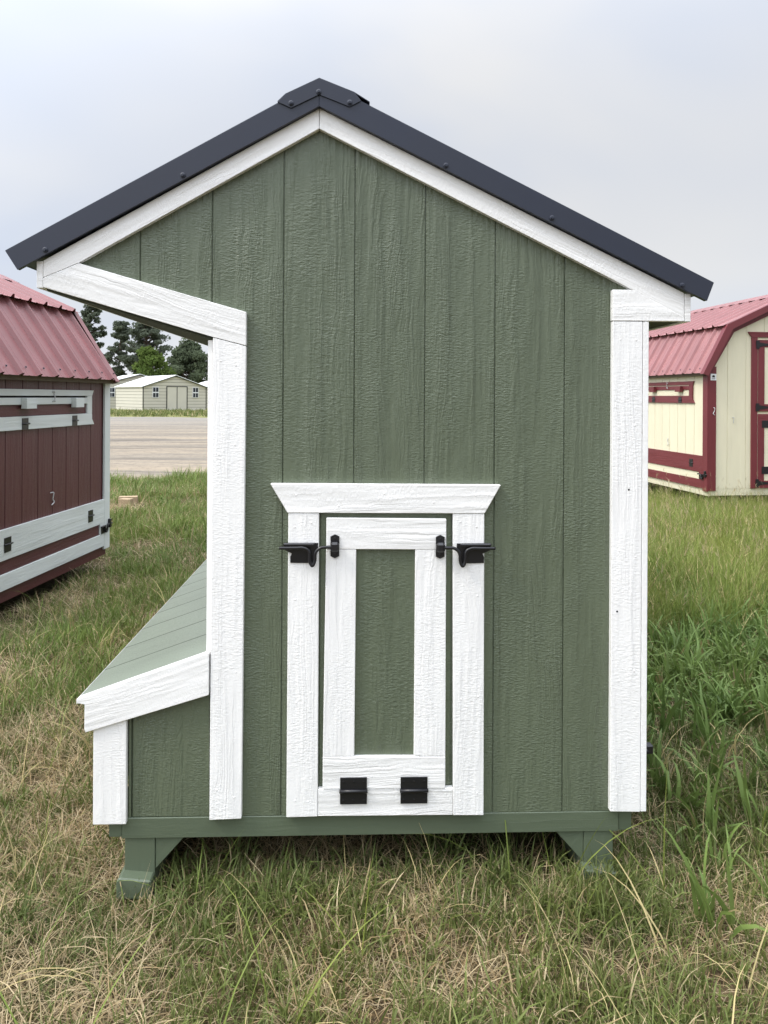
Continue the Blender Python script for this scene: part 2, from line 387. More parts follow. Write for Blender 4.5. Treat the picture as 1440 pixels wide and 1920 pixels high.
    slab('stile', [(.386, 1.0780), (.476, 1.0775), (.4785, .2165), (.3915, .2175)], T, -.0004, WHITE, sur, 90)
    slab('sill_rail', [(.0065, .2965), (.3905, .2945), (.3905, .2180), (.0065, .2200)], T + .001, -.0004, WHITE, sur, 0)
    # --- the drop-down door itself
    d = slab('door', [(.0095, .2990), (.3825, .2970), (.3825, 1.0750), (.0095, 1.0770)], -.0045, -.0006, GREEN, c, 90, bev=.001)
    slab('rail', [(.026, .9775), (.367, .9755), (.367, 1.0630), (.026, 1.0660)], T - .001, -.005, WHITE, d, 0)
    slab('rail', [(.0195, .2975), (.368, .2952), (.368, .3850), (.0195, .3890)], T - .001, -.005, WHITE, d, 0)
    slab('stile', [(.0255, .9765), (.111, .9765), (.1085, .3890), (.0195, .3900)], T, -.005, WHITE, d, 90)
    slab('stile', [(.279, .9760), (.367, .9750), (.368, .3860), (.278, .3880)], T, -.005, WHITE, d, 90)
    slab('door_panel', rect(.108, .280, .388, .978), -.008, -.005, GREEN, d, 90, bev=0)
    # --- slide bolts: plate, bent rod, keeper strap
    for sgn, x0, ox in ((1, 0, 0), (-1, .400, .0)):
        fx = (lambda x: x) if sgn == 1 else (lambda x: .4 - x)   # mirror about the door's middle
        b = part('slide_bolt', c)
        z0 = .9965 if sgn == 1 else .9945
        pl = [(-.092, z0), (.003, z0 - .001), (.003, z0 - .02), (-.010, z0 - .058), (-.075, z0 - .057), (-.0755, z0 - .040), (-.070, z0 - .030), (-.095, z0 - .019)]
        slab('bolt_plate', [(fx(x), z) for x, z in pl], T - .0032, T - .0003, BLACKH, b, 0, bev=.0006)
        yb = T - .010
        slab('bolt_barrel', [(fx(x), z) for x, z in [(-.095, z0 + .0005), (-.006, z0 + .0005), (-.006, z0 - .009), (-.095, z0 - .009)]], yb - .004, T - .003, BLACKH, b, 0, bev=.003)
        rod = [(-.105, z0 - .0125), (-.06, z0 - .0125), (-.038, z0 - .0125), (-.022, z0 - .022), (-.0195, z0 - .050), (-.0125, z0 - .0625), (-.0055, z0 - .050),
               (-.003, z0 - .025), (.012, z0 - .0120), (.03, z0 - .0105), (.056, z0 - .0105)]
        tube('bolt_rod', smooth_path([(fx(x), yb - .006, z) for x, z in rod]), .0046, BLACKH, b)
        kz = z0 - .010
        kp = [(.038, kz + .028), (.0505, kz + .034), (.063, kz + .028), (.063, kz - .028), (.0505, kz - .034), (.038, kz - .028)]
        slab('keeper', [(fx(x), z) for x, z in kp], T - .0052, T - .0015, BLACKH, b, 90, bev=.0006)
        slab('keeper_strap', [(fx(x), z) for x, z in [(.038, kz + .014), (.063, kz + .014), (.063, kz - .014), (.038, kz - .014)]], T - .024, T - .0055, BLACKH, b, 90, bev=.006)
        for zz in (kz + .022, kz - .022):
            link('screw', SMALLSCREW, None, b, Matrix.Translation((fx(.0505), T - .0053, zz)))
    # --- butt hinges at the foot of the door
    for x0, x1, zt in ((.069, .1450, .331), (.2405, .3170, .3305)):
        h = part('hinge', c)
        slab('leaf', rect(x0, x1, zt - .034, zt), T - .0042, T - .0013, BLACKH, h, 0, bev=.0006)
        slab('leaf', rect(x0, x1, zt - .0755, zt - .042), T - .0042, T - .0008, BLACKH, h, 0, bev=.0006)
        tube('knuckle', [(x0 - .002, T - .006, zt - .038), (x1 + .002, T - .006, zt - .038)], .0052, BLACKH, h)
        for xx in (x0 + .009, (x0 + x1) / 2, x1 - .009):
            for zz in (zt - .012, zt - .064): link('screw', SMALLSCREW, None, h, Matrix.Translation((xx, T - .0043, zz)))
    # --- floor frame, legs and runners
    box('floor_beam', -.5485, .8755, -.001, .037, .1545, .2125, GREENB, c, 0)
    box('side_beam', -.586, -.5495, .004, LEN, .1565, .2105, GREENB, c, 0)
    box('side_beam', .8765, .915, .004, LEN, .1545, .2100, GREENB, c, 0)
    box('floor', -.54, .87, .04, LEN, .16, .205, GREENB, c, 0, 0)
    for x0, x1, s in ((-.541, -.456, 1), (.7755, .861, -1)):
        for yy in (.004, LEN - .1):
            box('leg', x0, x1, yy, yy + .088, -.10, .1540, GREENB, c, 90)
            e = x1 if s == 1 else x0
            slab('gusset', [(e + s * .001, .1540), (e + s * .083, .1540), (e + s * .001, .063)], yy + .002, yy + .04, GREENB, c, 45)
        slab('runner', [(x0 - .012, .004), (x1 - .001, .002), (x1 - .001, .055), (x0 - .004, .064), (x0 - .012, .056)], -.035, LEN, GREENB, c, 0, bev=.004)
    # --- nest box on the left side
    nb = part('nest_box', c)
    slab('end_panel', [(-.532, .2120), (-.302, .2120), (-.302, .60), (-.532, .53)], .010, .022, GREEN, nb, 90, bev=0)
    slab('siding_board', [(-.531, .2135), (-.5235, .2135), (-.5235, .53), (-.531, .53)], .002, .0095, GREEN, nb, 90, bev=.001)
    slab('siding_board', [(-.5190, .2135), (-.303, .2135), (-.303, .60), (-.5190, .54)], .002, .0095, GREEN, nb, 90)
    slab('corner_trim', [(-.6245, .2030), (-.5325, .2030), (-.5325, .499), (-.6245, .4705)], -.015, .0015, WHITE, nb, 90)
    slab('lid_trim', [(-.6680, .5480), (-.6680, .5600), (-.3015, .6880), (-.3015, .5680), (-.6440, .4660), (-.6440, .5470)], -.024, .0, WHITE, nb, 18.5)
    box('outer_wall', -.622, -.607, .003, 2.38, .204, .52, GREEN, nb, 0)
    box('eave_board', -.6485, -.6455, -.018, 2.40, .468, .5475, WHITE, nb, 0)
    lid = part('lid', nb)
    # lid: grooved boards laid across the slope
    for i in range(11):
        y0 = .001 + i * .2020; y1 = y0 + .1960
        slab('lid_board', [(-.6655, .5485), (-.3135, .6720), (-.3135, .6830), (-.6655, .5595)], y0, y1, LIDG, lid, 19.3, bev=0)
        slab('groove_shade_strip', [(-.6655, .5483), (-.3135, .6718), (-.3135, .6827), (-.6655, .5592)], y1 + .0002, y0 + .2018, GROOVESHADE, lid, 19.3, bev=0)  # dark filler strip, painted groove shade between two lid boards
    slab('lid_base', [(-.6645, .5440), (-.3135, .6672), (-.3135, .6714), (-.6645, .5480)],   .006, 2.22, DARK, lid, 19.3, bev=0)
    slab('lid_edge', [(-.6690, .5455), (-.6662, .5465), (-.6662, .5605), (-.6690, .5585)], -.0225, 2.22, WHITE, lid, 0, bev=.0005)
    for y in (.95, 1.4):   # small wire clip on the lid's outer edge
        pass
    tube('lid_hook', smooth_path([(-.60, 1.52, .586), (-.597, 1.50, .603), (-.590, 1.50, .609), (-.588, 1.52, .600)]), .003, ZINC, lid)
    # --- side bolt peeking past the right corner
    sb = part('side_bolt', c)
    box('bolt_plate', .950, .9535, .02, .10, .345, .395, BLACKH, sb, 0, .0005)
    tube('bolt_rod', [(.962, .01, .377), (.962, .13, .377)], .006, BLACKH, sb)
    box('bolt_handle', .954, .992, .035, .060, .358, .384, BLACKH, sb, 0, .003)
    # painted-over nail heads in the trim
    for x, zs in ((-.275, (.30, .62, .95, 1.25, 1.50)), (-.230, (.28, .64, .93, 1.28, 1.49)), (.865, (.27, .6, .98, 1.3, 1.58)), (.912, (.29, .63, .95, 1.33, 1.57)),
                  (-.060, (.27, .55, .83, 1.04)), (-.018, (.26, .57, .82, 1.05)), (.410, (.26, .54, .85, 1.05)), (.458, (.27, .56, .84, 1.04))):
        for z in zs: link('nail', PAINTNAIL, None, c, Matrix.Translation((x + random.uniform(-.004, .004), T + .0004, z + random.uniform(-.01, .01))))
    for x, z in ((-.06, 1.13), (.06, 1.10), (.19, 1.135), (.33, 1.11), (.45, 1.13)):
        link('nail', PAINTNAIL, None, c, Matrix.Translation((x, T - .0016, z)))
    # nail heads on the tall right-hand trim
    for x, z in ((.893, 1.147), (.861, .797)):
        link('nail', SMALLSCREW, None, c, Matrix.Translation((x, T, z)) @ Matrix.Scale(.8, 4))
    return c
main_coop()

# ------------------------------------------------------------------ the two gambrel coops
def ribbed_sheet(name, length, p0, p1, mat, parent, pitch=.229, h=.026, x0=0.0, panel=.916):
    """ribbed metal panels; the sheet spans (y,z) p0 (low) to p1 (high) and runs along x"""
    d = Vector((p1[0] - p0[0], p1[1] - p0[1])); n = Vector((-d.y, d.x)).normalized()
    n = n if n.y > 0 else -n
    np_ = math.ceil(length / panel); out = []
    for k in range(np_):
        a = x0 + k * panel; b = min(a + panel, x0 + length)
        prof = [(a, 0)]
        x = a + .03
        while x + .07 < b:
            prof += [(x, 0), (x + .016, h), (x + .036, h), (x + .052, 0)]
            m = x + .052 + .06
            if m + .06 < b: prof += [(m, 0), (m + .006, .003), (m + .022, .003), (m + .028, 0)]
            x += pitch
        prof.append((b - .001, 0))
        bm = bmesh.new(); rows = []
        for base in (p0, p1):
            rows.append(([bm.verts.new((px, base[0] + n.x * ph, base[1] + n.y * ph)) for px, ph in prof],
                         [bm.verts.new((px, base[0] + n.x * (ph - .002), base[1] + n.y * (ph - .002))) for px, ph in prof]))
        for i in range(len(prof) - 1):
            bm.faces.new((rows[0][0][i], rows[0][0][i + 1], rows[1][0][i + 1], rows[1][0][i]))
            bm.faces.new((rows[0][1][i], rows[1][1][i], rows[1][1][i + 1], rows[0][1][i + 1]))
            for r in rows: bm.faces.new((r[0][i], r[1][i], r[1][i + 1], r[0][i + 1]))
        out.append(link(name, mesh_from(bm, name), mat, parent))
    return out

def gambrel(loc, rz, wallm, trimm, sidetrim, roofm, flashm, label, frontdoor, skirtm, base, Wd=2.44, oh=.0, kn=.0):
    c = empty('chicken_coop', loc, rz); tag(c, label, 'chicken coop')
    Lc = 2.44
    FX = Matrix.Rotation(R(90), 4, 'Z')                     # front gable, outward +X, local x = width
    # side wall (y = 0, outward -y): boards in grooves
    sw = slab('side_wall', rect(-Lc + .02, -.02, .12, 1.58), .005, .02, wallm, c, 90, bev=0)
    x = -.105
    while x > -Lc + .05:
        x2 = max(x - .2032, -Lc + .02)
        slab('siding_board', rect(x2 + .003, x - .003, .124, 1.58), 0, .0045, wallm, sw, 90, bev=.0015); x = x2
    # far side and back
    slab('side_wall', rect(-Lc + .02, -.02, .12, 1.58), Wd - .02, Wd, wallm, c, 90, bev=0)
    gab = [(.01, .124), (Wd - .01, .124), (Wd - .01, 1.57), (Wd - .34, 2.11), (Wd / 2, 2.11 + (Wd / 2 - .34) * .489), (.34, 2.11), (.01, 1.57)]
    slab('gable_wall', gab, Lc - .02, Lc, wallm, c, 90, FX, bev=0)
    gw = slab('gable_wall', gab, .006, .02, wallm, c, 90, FX, bev=0)
    ztop = lambda u: (lambda v: 1.55 + (v - .01) * 1.64 if v < .34 else 2.09 + (v - .34) * .489)(min(u, Wd - u))
    gx = .012
    while gx < Wd - .02:
        g2 = min(gx + .2413, Wd - .012)
        us = sorted([gx + .003, g2 - .003] + [u for u in (.34, Wd / 2, Wd - .34) if gx + .003 < u < g2 - .003])
        slab('siding_board', [(u, .128) for u in us] + [(u, ztop(u)) for u in us[::-1]], 0.0, .0055, wallm, gw, 90, FX, .0015); gx = g2
    # corner posts
    box('corner_trim', -.085, .0185, -.0185, -.0004, .095, 1.55, sidetrim, c, 90)
    slab('corner_trim', rect(.0, .098, .105, 1.62), -.0185, -.0004, trimm, c, 90, FX)
    slab('corner_trim', rect(Wd - .098, Wd, .105, 1.62), -.0185, -.0004, trimm, c, 90, FX)
    box('corner_trim', -Lc, -Lc + .1, -.0185, -.0004, .095, 1.55, sidetrim, c, 90)
    # vent window: flared frame, drop flap in a slot, two blocks, hinges
    w = part('vent_window', c)
    A, B = -.295, -1.86
    slab('frame_rail', [(A, 1.449), (B, 1.449), (B + .03, 1.404), (A - .028, 1.404)], -.019, -.0004, sidetrim, w, 0)
    slab('frame_rail', [(A - .03, 1.262), (B + .03, 1.262), (B + .03, 1.215), (B, 1.171), (A + .012, 1.171), (A - .03, 1.215)], -.019, -.0004, sidetrim, w, 0)
    slab('frame_stile', [(A - .03, 1.403), (A - .03, 1.263), (A - .112, 1.263), (A - .112, 1.403)], -.019, -.0004, sidetrim, w, 90)
    slab('frame_stile', [(B + .03, 1.403), (B + .03, 1.263), (B + .112, 1.263), (B + .112, 1.403)], -.019, -.0004, sidetrim, w, 90)
    box('slot', B + .113, A - .0725, -.0195, -.0006, 1.392, 1.4035, DARK if sidetrim != DKRED else wallm, w, 0, 0) if False else None
    fl = box('flap_rail', B + .113, A - .113, -.0195, -.0004, 1.342, 1.390, sidetrim, w, 0)
    box('flap_panel', B + .113, A - .113, -.006, -.0004, 1.264, 1.341, wallm, w, 0)
    box('slot', B + .113, A - .113, -.003, -.0004, 1.391, 1.403, DARK if sidetrim != DKRED else wallm, w, 0, 0)
    for bx in (-.613, -1.312): box('block', bx - .063, bx + .063, -.062, -.020, 1.315, 1.388, sidetrim, w, 0)
    for hx in (-.62, -1.325):
        h = part('hinge', w) if False else None
        box('hinge', hx - .039, hx + .039, -.0225, -.0192, 1.172, 1.250, BLACKH, w, 0, .0006)
        tube('hinge_pin', [(hx - .041, -.025, 1.211), (hx + .048, -.025, 1.211)], .006, BLACKH, w)
    tube('hook_latch', smooth_path([(-.945, -.024, 1.425), (-.945, -.030, 1.405), (-.942, -.030, 1.385), (-.940, -.024, 1.368)]), .0035, ZINC, w)
    tube('hook_eye', smooth_path([(-.965, -.021, 1.432), (-.950, -.030, 1.437), (-.930, -.021, 1.430)]), .004, ZINC, w)
    tube('hook_eye', smooth_path([(-.962, -.021, 1.360), (-.945, -.030, 1.371), (-.925, -.021, 1.362)]), .004, ZINC, w)
    # cleanout flap low on the side: upper rail, wall-coloured strip, lower rail
    f = part('cleanout_door', c)
    box('rail', -Lc + .102, -.087, -.0185, -.0004, .321, .524, sidetrim, f, 0)
    box('strip', -Lc + .102, -.087, -.0065, -.0004, .231, .3195, wallm, f, 0)
    box('rail', -Lc + .102, -.087, -.0180, -.0004, .124, .2295, sidetrim, f, 0)
    box('end_block', -.163, -.0875, -.0181, -.0068, .231, .320, sidetrim, f, 90, .0005)
    for hx in (-.343, -1.527):
        box('hinge', hx - .040, hx + .040, -.0222, -.0190, .371, .468, BLACKH, f, 0, .0006)
        tube('hinge_pin', [(hx - .042, -.025, .422), (hx + .05, -.025, .422)], .006, BLACKH, f)
    sb = part('slide_bolt', c)
    box('bolt_plate', -.15, -.06, -.022, -.0192, .235, .300, BLACKH, sb, 0, .0006)
    tube('bolt_rod', smooth_path([(-.17, -.032, .296), (-.11, -.032, .296), (-.085, -.032, .25), (-.06, -.032, .25), (-.045, -.032, .300), (.03, -.032, .302)]), .008, BLACKH, sb)
    box('keeper', -.02, .006, -.042, -.019, .270, .345, BLACKH, sb, 90, .003)
    tube('hook', smooth_path([(-.955, -.004, .688), (-.935, -.02, .686), (-.937, -.014, .64), (-.920, -.016, .618), (-.950, -.012, .597)]), .004, ZINC, c)
    # floor skirt, runners, legs
    box('floor_skirt', -Lc + .01, -.012, .004, .04, .040, .1235, skirtm, c, 0)
    box('floor_skirt', -Lc + .01, -.012, Wd - .04, Wd - .004, .040, .1235, skirtm, c, 0)
    slab('floor_skirt', rect(.012, Wd - .012, .045, .1275), .002, .04, skirtm, c, 0, FX)
    for xx in (-.12, -Lc + .12):
        for yy in (.36, Wd / 2 - .045, Wd - .44):
            box('leg', xx - .045, xx + .045, yy, yy + .09, base, .045, skirtm, c, 90)
    # roof: four slopes of ribbed metal on raw decking, flashings down the rakes
    E0, E1, K0, RG = (-.105, 1.540), (.225 + kn, 2.128), (.155 + kn, 2.118), (Wd / 2, 2.118 + (Wd / 2 - .155 - kn) * .44)
    RZ = RG[1] - 2.585
    mir = lambda p: (Wd - p[0], p[1])
    Lx = Lc + .12 - oh; x0 = -Lc - .06
    rf = part('roof', c)
    FX2 = FX
    for q in (0, 1):
        m = (lambda p: p) if q == 0 else mir
        ribbed_sheet('roof_panel', Lx, m(E0), m(E1), roofm, rf, x0=x0)
        ribbed_sheet('roof_panel', Lx, m(K0), m(RG), roofm, rf, x0=x0)
        slab('decking', [m((-.085, 1.545)), m((.225 + kn, 2.115)), m((.255 + kn, 2.105)), m((-.045, 1.545))], -.055 + oh, Lc + .055, RAWWOOD, rf, 90, FX2, 0)
        slab('decking', [m((.215 + kn, 2.118)), m((Wd / 2, 2.572 + RZ)), m((Wd / 2, 2.545 + RZ)), m((.225 + kn, 2.09))], -.055 + oh, Lc + .055, RAWWOOD, rf, 0, FX2, 0)
        for ends, thick in (((-.0985 + oh, -.097 + oh), 1), ((Lc + .0625, Lc + .064), 0)):
            slab('rake_flashing', [m((-.118, 1.527)), m((.195 + kn, 2.128)), m((Wd / 2, 2.604 + RZ)), m((Wd / 2, 2.535 + RZ)), m((.265 + kn, 2.075)), m((-.052, 1.505))], ends[0], ends[1], flashm, rf, 60, FX2, 0)
        slab('fold', [m((-.1185, 1.528)), m((.1945 + kn, 2.130)), m((Wd / 2, 2.6055 + RZ)), m((Wd / 2, 2.6035 + RZ)), m((.1955 + kn, 2.1275)), m((-.1170, 1.527))], -.0968 + oh, -.02 + oh, flashm, rf, 60, FX2, 0)
        slab('rake_trim', [m((-.045, 1.510)), m((.272 + kn, 2.068)), m((Wd / 2, 2.525 + RZ)), m((Wd / 2, 2.455 + RZ)), m((.325 + kn, 2.045)), m((.008, 1.508))], -.020, -.0005, trimm, rf, 60, FX2, .001)
        slab('eave_fascia', [m((-.07, 1.51)), m((-.07, 1.555)), m((-.018, 1.555)), m((-.018, 1.51))], .0, Lc, RAWWOOD, rf, 0, FX2, 0)
    slab('ridge_cap', [(Wd / 2 - .15, 2.542 + RZ), (Wd / 2, 2.612 + RZ), (Wd / 2 + .15, 2.542 + RZ), (Wd / 2 + .15, 2.539 + RZ), (Wd / 2, 2.608 + RZ), (Wd / 2 - .15, 2.539 + RZ)], -.07 + oh, Lc + .06, roofm, rf, 0, FX2, 0)
    sx = x0 + .07
    while sx < .0:   # screws along the eave
        link('roof_screw', SCREW, None, rf, Matrix.Translation((sx + .09, -.078, 1.597)) @ Matrix.Rotation(R(-28), 4, 'X')); sx += .229
    if frontdoor:
        d = part('double_door', c)
        D0, D1 = .56, Wd - .56
        slab('header', [(D0 - .05, 2.052), (D1 + .05, 2.052), (D1, 1.985), (D0, 1.985)], -.0200, -.0004, trimm, d, 0, FX)
        for a, b in ((D0, D0 + .078), (D1 - .078, D1)): slab('frame_stile', rect(a, b, .130, 1.984), -.0190, -.0004, trimm, d, 90, FX)
        slab('gap_strip', rect(D0 + .0785, D1 - .0785, .131, 1.984), -.0040, -.0006, wallm, d, 90, FX, 0)
        for a, b, flip in ((D0 + .084, Wd / 2 - .003, 0), (Wd / 2 + .003, D1 - .084, 1)):
            for z0, z1 in ((1.075, 1.955), (.135, 1.045)):
                lf = slab('door_leaf', rect(a, b, z0, z1), -.0150, -.0045, wallm, d, 90, FX, .001)
                for r in (rect(a, b, z1 - .09, z1), rect(a, b, z0, z0 + .09)): slab('rail', r, -.0220, -.0152, trimm, lf, 0, FX)
                for r in (rect(a, a + .085, z0 + .0905, z1 - .0905), rect(b - .085, b, z0 + .0905, z1 - .0905)): slab('stile', r, -.0220, -.0152, trimm, lf, 90, FX)
            e, s = (a, 1) if not flip else (b, -1)
            for z in (1.895, 1.125, .195):   # strap hinges, pad on the frame and a tapering strap on the leaf
                slab('strap_hinge', [(e - s * .030, z - .05), (e + s * .014, z - .05), (e + s * .016, z - .026), (e + s * .17, z - .006), (e + s * .17, z + .006), (e + s * .016, z + .026), (e + s * .014, z + .05), (e - s * .030, z + .05)], -.0262, -.0223, BLACKH, d, 0, FX, .0008)
        for z in (.92, .353):
            slab('hinge_plate', rect(.695, .785, z - .045, z + .045), -.0252, -.0222, BLACKH, d, 0, FX, .0006)
        # maker's plate: white square, dark arch and line of print
        bd = slab('maker_plate', rect(.020, .096, 1.452, 1.532), -.0215, -.0188, plain('plate_white', (.75, .76, .76), .4), c, 0, FX, .004)
        slab('emblem', [(.040, 1.487), (.076, 1.487), (.076, 1.503), (.068, 1.515), (.048, 1.515), (.040, 1.503)], -.0225, -.0217, BLACKH, bd, 0, FX, 0)
        slab('print_line', rect(.036, .080, 1.467, 1.476), -.0225, -.0217, plain('plate_print', (.2, .2, .2), .5), bd, 0, FX, 0)
        tube('hook', smooth_path([(.025, .055, 1.118), (.033, .070, 1.112), (.028, .066, 1.075), (.033, .050, 1.045), (.028, .074, 1.030)]), .004, ZINC, c)
        tube('hook', smooth_path([(.004, .315, 1.00), (.012, .335, .998), (.008, .328, .955), (.010, .330, .93)]), .0035, ZINC, c)
    return c
gambrel((CORN_L.x, CORN_L.y, 0), math.atan2(math.cos(ANG_L), math.sin(ANG_L)), BURG, OLDWHITE, OLDWHITE, REDM, REDM,
        'burgundy coop with white trim and red ribbed roof, cut off by the left edge', False, BURG, -.17, 1.83, .115, .07)
gambrel((CORN_R.x, CORN_R.y, .18), math.atan2(-math.cos(ANG_R), -math.sin(ANG_R)), CREAM, DKRED, DKRED, REDM, DKREDM,
        'cream coop with dark red trim and red ribbed roof in tall grass', True, CREAM, -.17)

# ------------------------------------------------------------------ steel garages
def siding_metal(name, col):
    t = NT(name); p = t.obj(); n = t.noise(p, 1.2, 4)
    t.bsdf(t.mix(n, col, tuple(x * .88 for x in col)), .45, 0, None, .4); return t.m
STEEL = siding_metal('tan_steel', (.60, .575, .50)); ROOFW = siding_metal('white_steel_roof', (.80, .82, .80))
TRIMG = plain('dark_green_trim', (.022, .026, .022), .6); SEAM = plain('panel_seam', (.34, .325, .28), .7); PANE = metal_paint('window_glass', (.02, .025, .035), .12, .1)
FRAMEW = plain('window_frame_white', (.75, .77, .8), .5)
def garage(loc, rz, W_, L_, H_, P_, label, doors=True):
    c = empty('steel_garage', loc, rz); tag(c, label, 'garage', 'steel garages across the gravel lot')
    # local: gable end at y=0 facing -y, x 0..W_, body to +y; horizontal corrugated courses
    n = 9; slope = (P_ - H_) / (W_ / 2)
    f = part('gable_wall', c)
    z = 0.0; dz = .30
    while z < P_ - .05:
        z2 = min(z + dz, P_ - .02)
        def span(zz): k = max(0, (zz - H_) / slope); return k, W_ - k
        a, b = span(z), span(z2)
        pts = [(a[0], z), (a[1], z)] + ([(W_, H_), (b[1], z2), (b[0], z2), (0, H_)] if z < H_ < z2 else [(b[1], z2), (b[0], z2)])
        if z2 - z > .04: slab('siding_course', [(x, zz - (.05 if zz == z2 else 0)) for x, zz in pts], 0, .05, STEEL, f, 0, bev=0)
        z = z2
    slab('core', [(0.02, 0), (W_ - .02, 0), (W_ - .02, H_ - .02), (W_ / 2, P_ - .06), (.02, H_ - .02)], .025, L_, SEAM, c, 0, bev=0)
    ML = Matrix.Rotation(R(-90), 4, 'Z')
    z = 0
    while z < H_ - .05:
        slab('siding_course', rect(-L_, -.05, z, min(z + dz - .05, H_)), 0, .03, STEEL, c, 0, ML, 0); z += dz
    for s in (0, 1):
        m = (lambda x: x) if s == 0 else (lambda x: W_ - x)
        slab('roof', [(m(-.15), H_ - .03), (m(W_ / 2), P_ + .05), (m(W_ / 2), P_ + .11), (m(-.15), H_ + .03)], -.15, L_ + .15, ROOFW, c, 0, bev=0)
        slab('rake_edge', [(m(-.15), H_ - .09), (m(W_ / 2), P_ - .01), (m(W_ / 2), P_ + .05), (m(-.15), H_ - .03)], -.16, -.10, TRIMG, c, 0, bev=0)
        box('corner_edge', *sorted((m(-.03), m(.05))), -.03, .02, 0, H_, TRIMG, c, 0, 0)
    if doors:
        d0, d1 = W_ * .365, W_ * .68; dt = H_ * 1.0
        d = slab('double_door', rect(d0, d1, .05, dt), -.03, -.002, STEEL, c, 0, bev=0)
        for a, b in ((d0 - .06, d0 + .02), ((d0 + d1) / 2 - .03, (d0 + d1) / 2 + .03), (d1 - .02, d1 + .06)): box('door_edge', a, b, -.05, -.031, 0, dt, TRIMG, d, 0, 0)
        box('door_edge', d0 - .06, d1 + .06, -.05, -.031, dt, dt + .07, TRIMG, d, 0, 0)
        for wx in (W_ * .19, W_ * .82):
            wn = box('window', wx - .30, wx + .30, -.05, -.002, 1.22, 2.22, FRAMEW, c, 0, 0)
            for r in ((-.26, -.02, 1.76, 2.18), (.02, .26, 1.76, 2.18), (-.26, -.02, 1.26, 1.66), (.02, .26, 1.26, 1.66)):
                box('pane', wx + r[0], wx + r[1], -.056, -.051, r[2], r[3], PANE, wn, 0, 0)
    return c
garage((-19.96, 68.6, 0), R(37), 6.4, 7.2, 2.25, 3.30, 'pale steel garage with double doors and two windows beyond the gravel lot')
garage((-27.35, 76.8, 0), R(30), 9.4, 8.0, 2.35, 3.62, 'pale steel garage half hidden behind the front garage, left of it')
garage((-17.1, 80.5, 0), R(30), 6.4, 7.2, 2.2, 3.1, 'pale steel garage just showing beside the white corner post of the green coop', True)

# ------------------------------------------------------------------ trees
def leaf_mat(name, a, b):
    t = NT(name); p = t.world(); o = t.N('ShaderNodeAttribute'); o.attribute_name = 'tint'
    n = t.noise(p, .5, 3)
    c = t.mix(t.math('ADD', t.math('MULTIPLY', o.outputs['Fac'], .6), t.math('MULTIPLY', n, .4)), a, b)
    d = t.N('ShaderNodeBsdfDiffuse'); tr = t.N('ShaderNodeBsdfTranslucent'); m = t.N('ShaderNodeMixShader'); m.inputs[0].default_value = .45
    t.L(c, d.inputs[0]); t.L(c, tr.inputs[0]); t.L(d.outputs[0], m.inputs[1]); t.L(tr.outputs[0], m.inputs[2]); t.L(m.outputs[0], t.out.inputs[0]); return t.m
PINE = leaf_mat('pine_needles', (.085, .102, .076), (.165, .190, .140))
OAK = leaf_mat('dark_leaves', (.075, .098, .064), (.15, .18, .11))
LIME = leaf_mat('light_leaves', (.06, .10, .025), (.16, .21, .06))
BARK = plain('bark', (.10, .075, .06), .95, 6, .3)
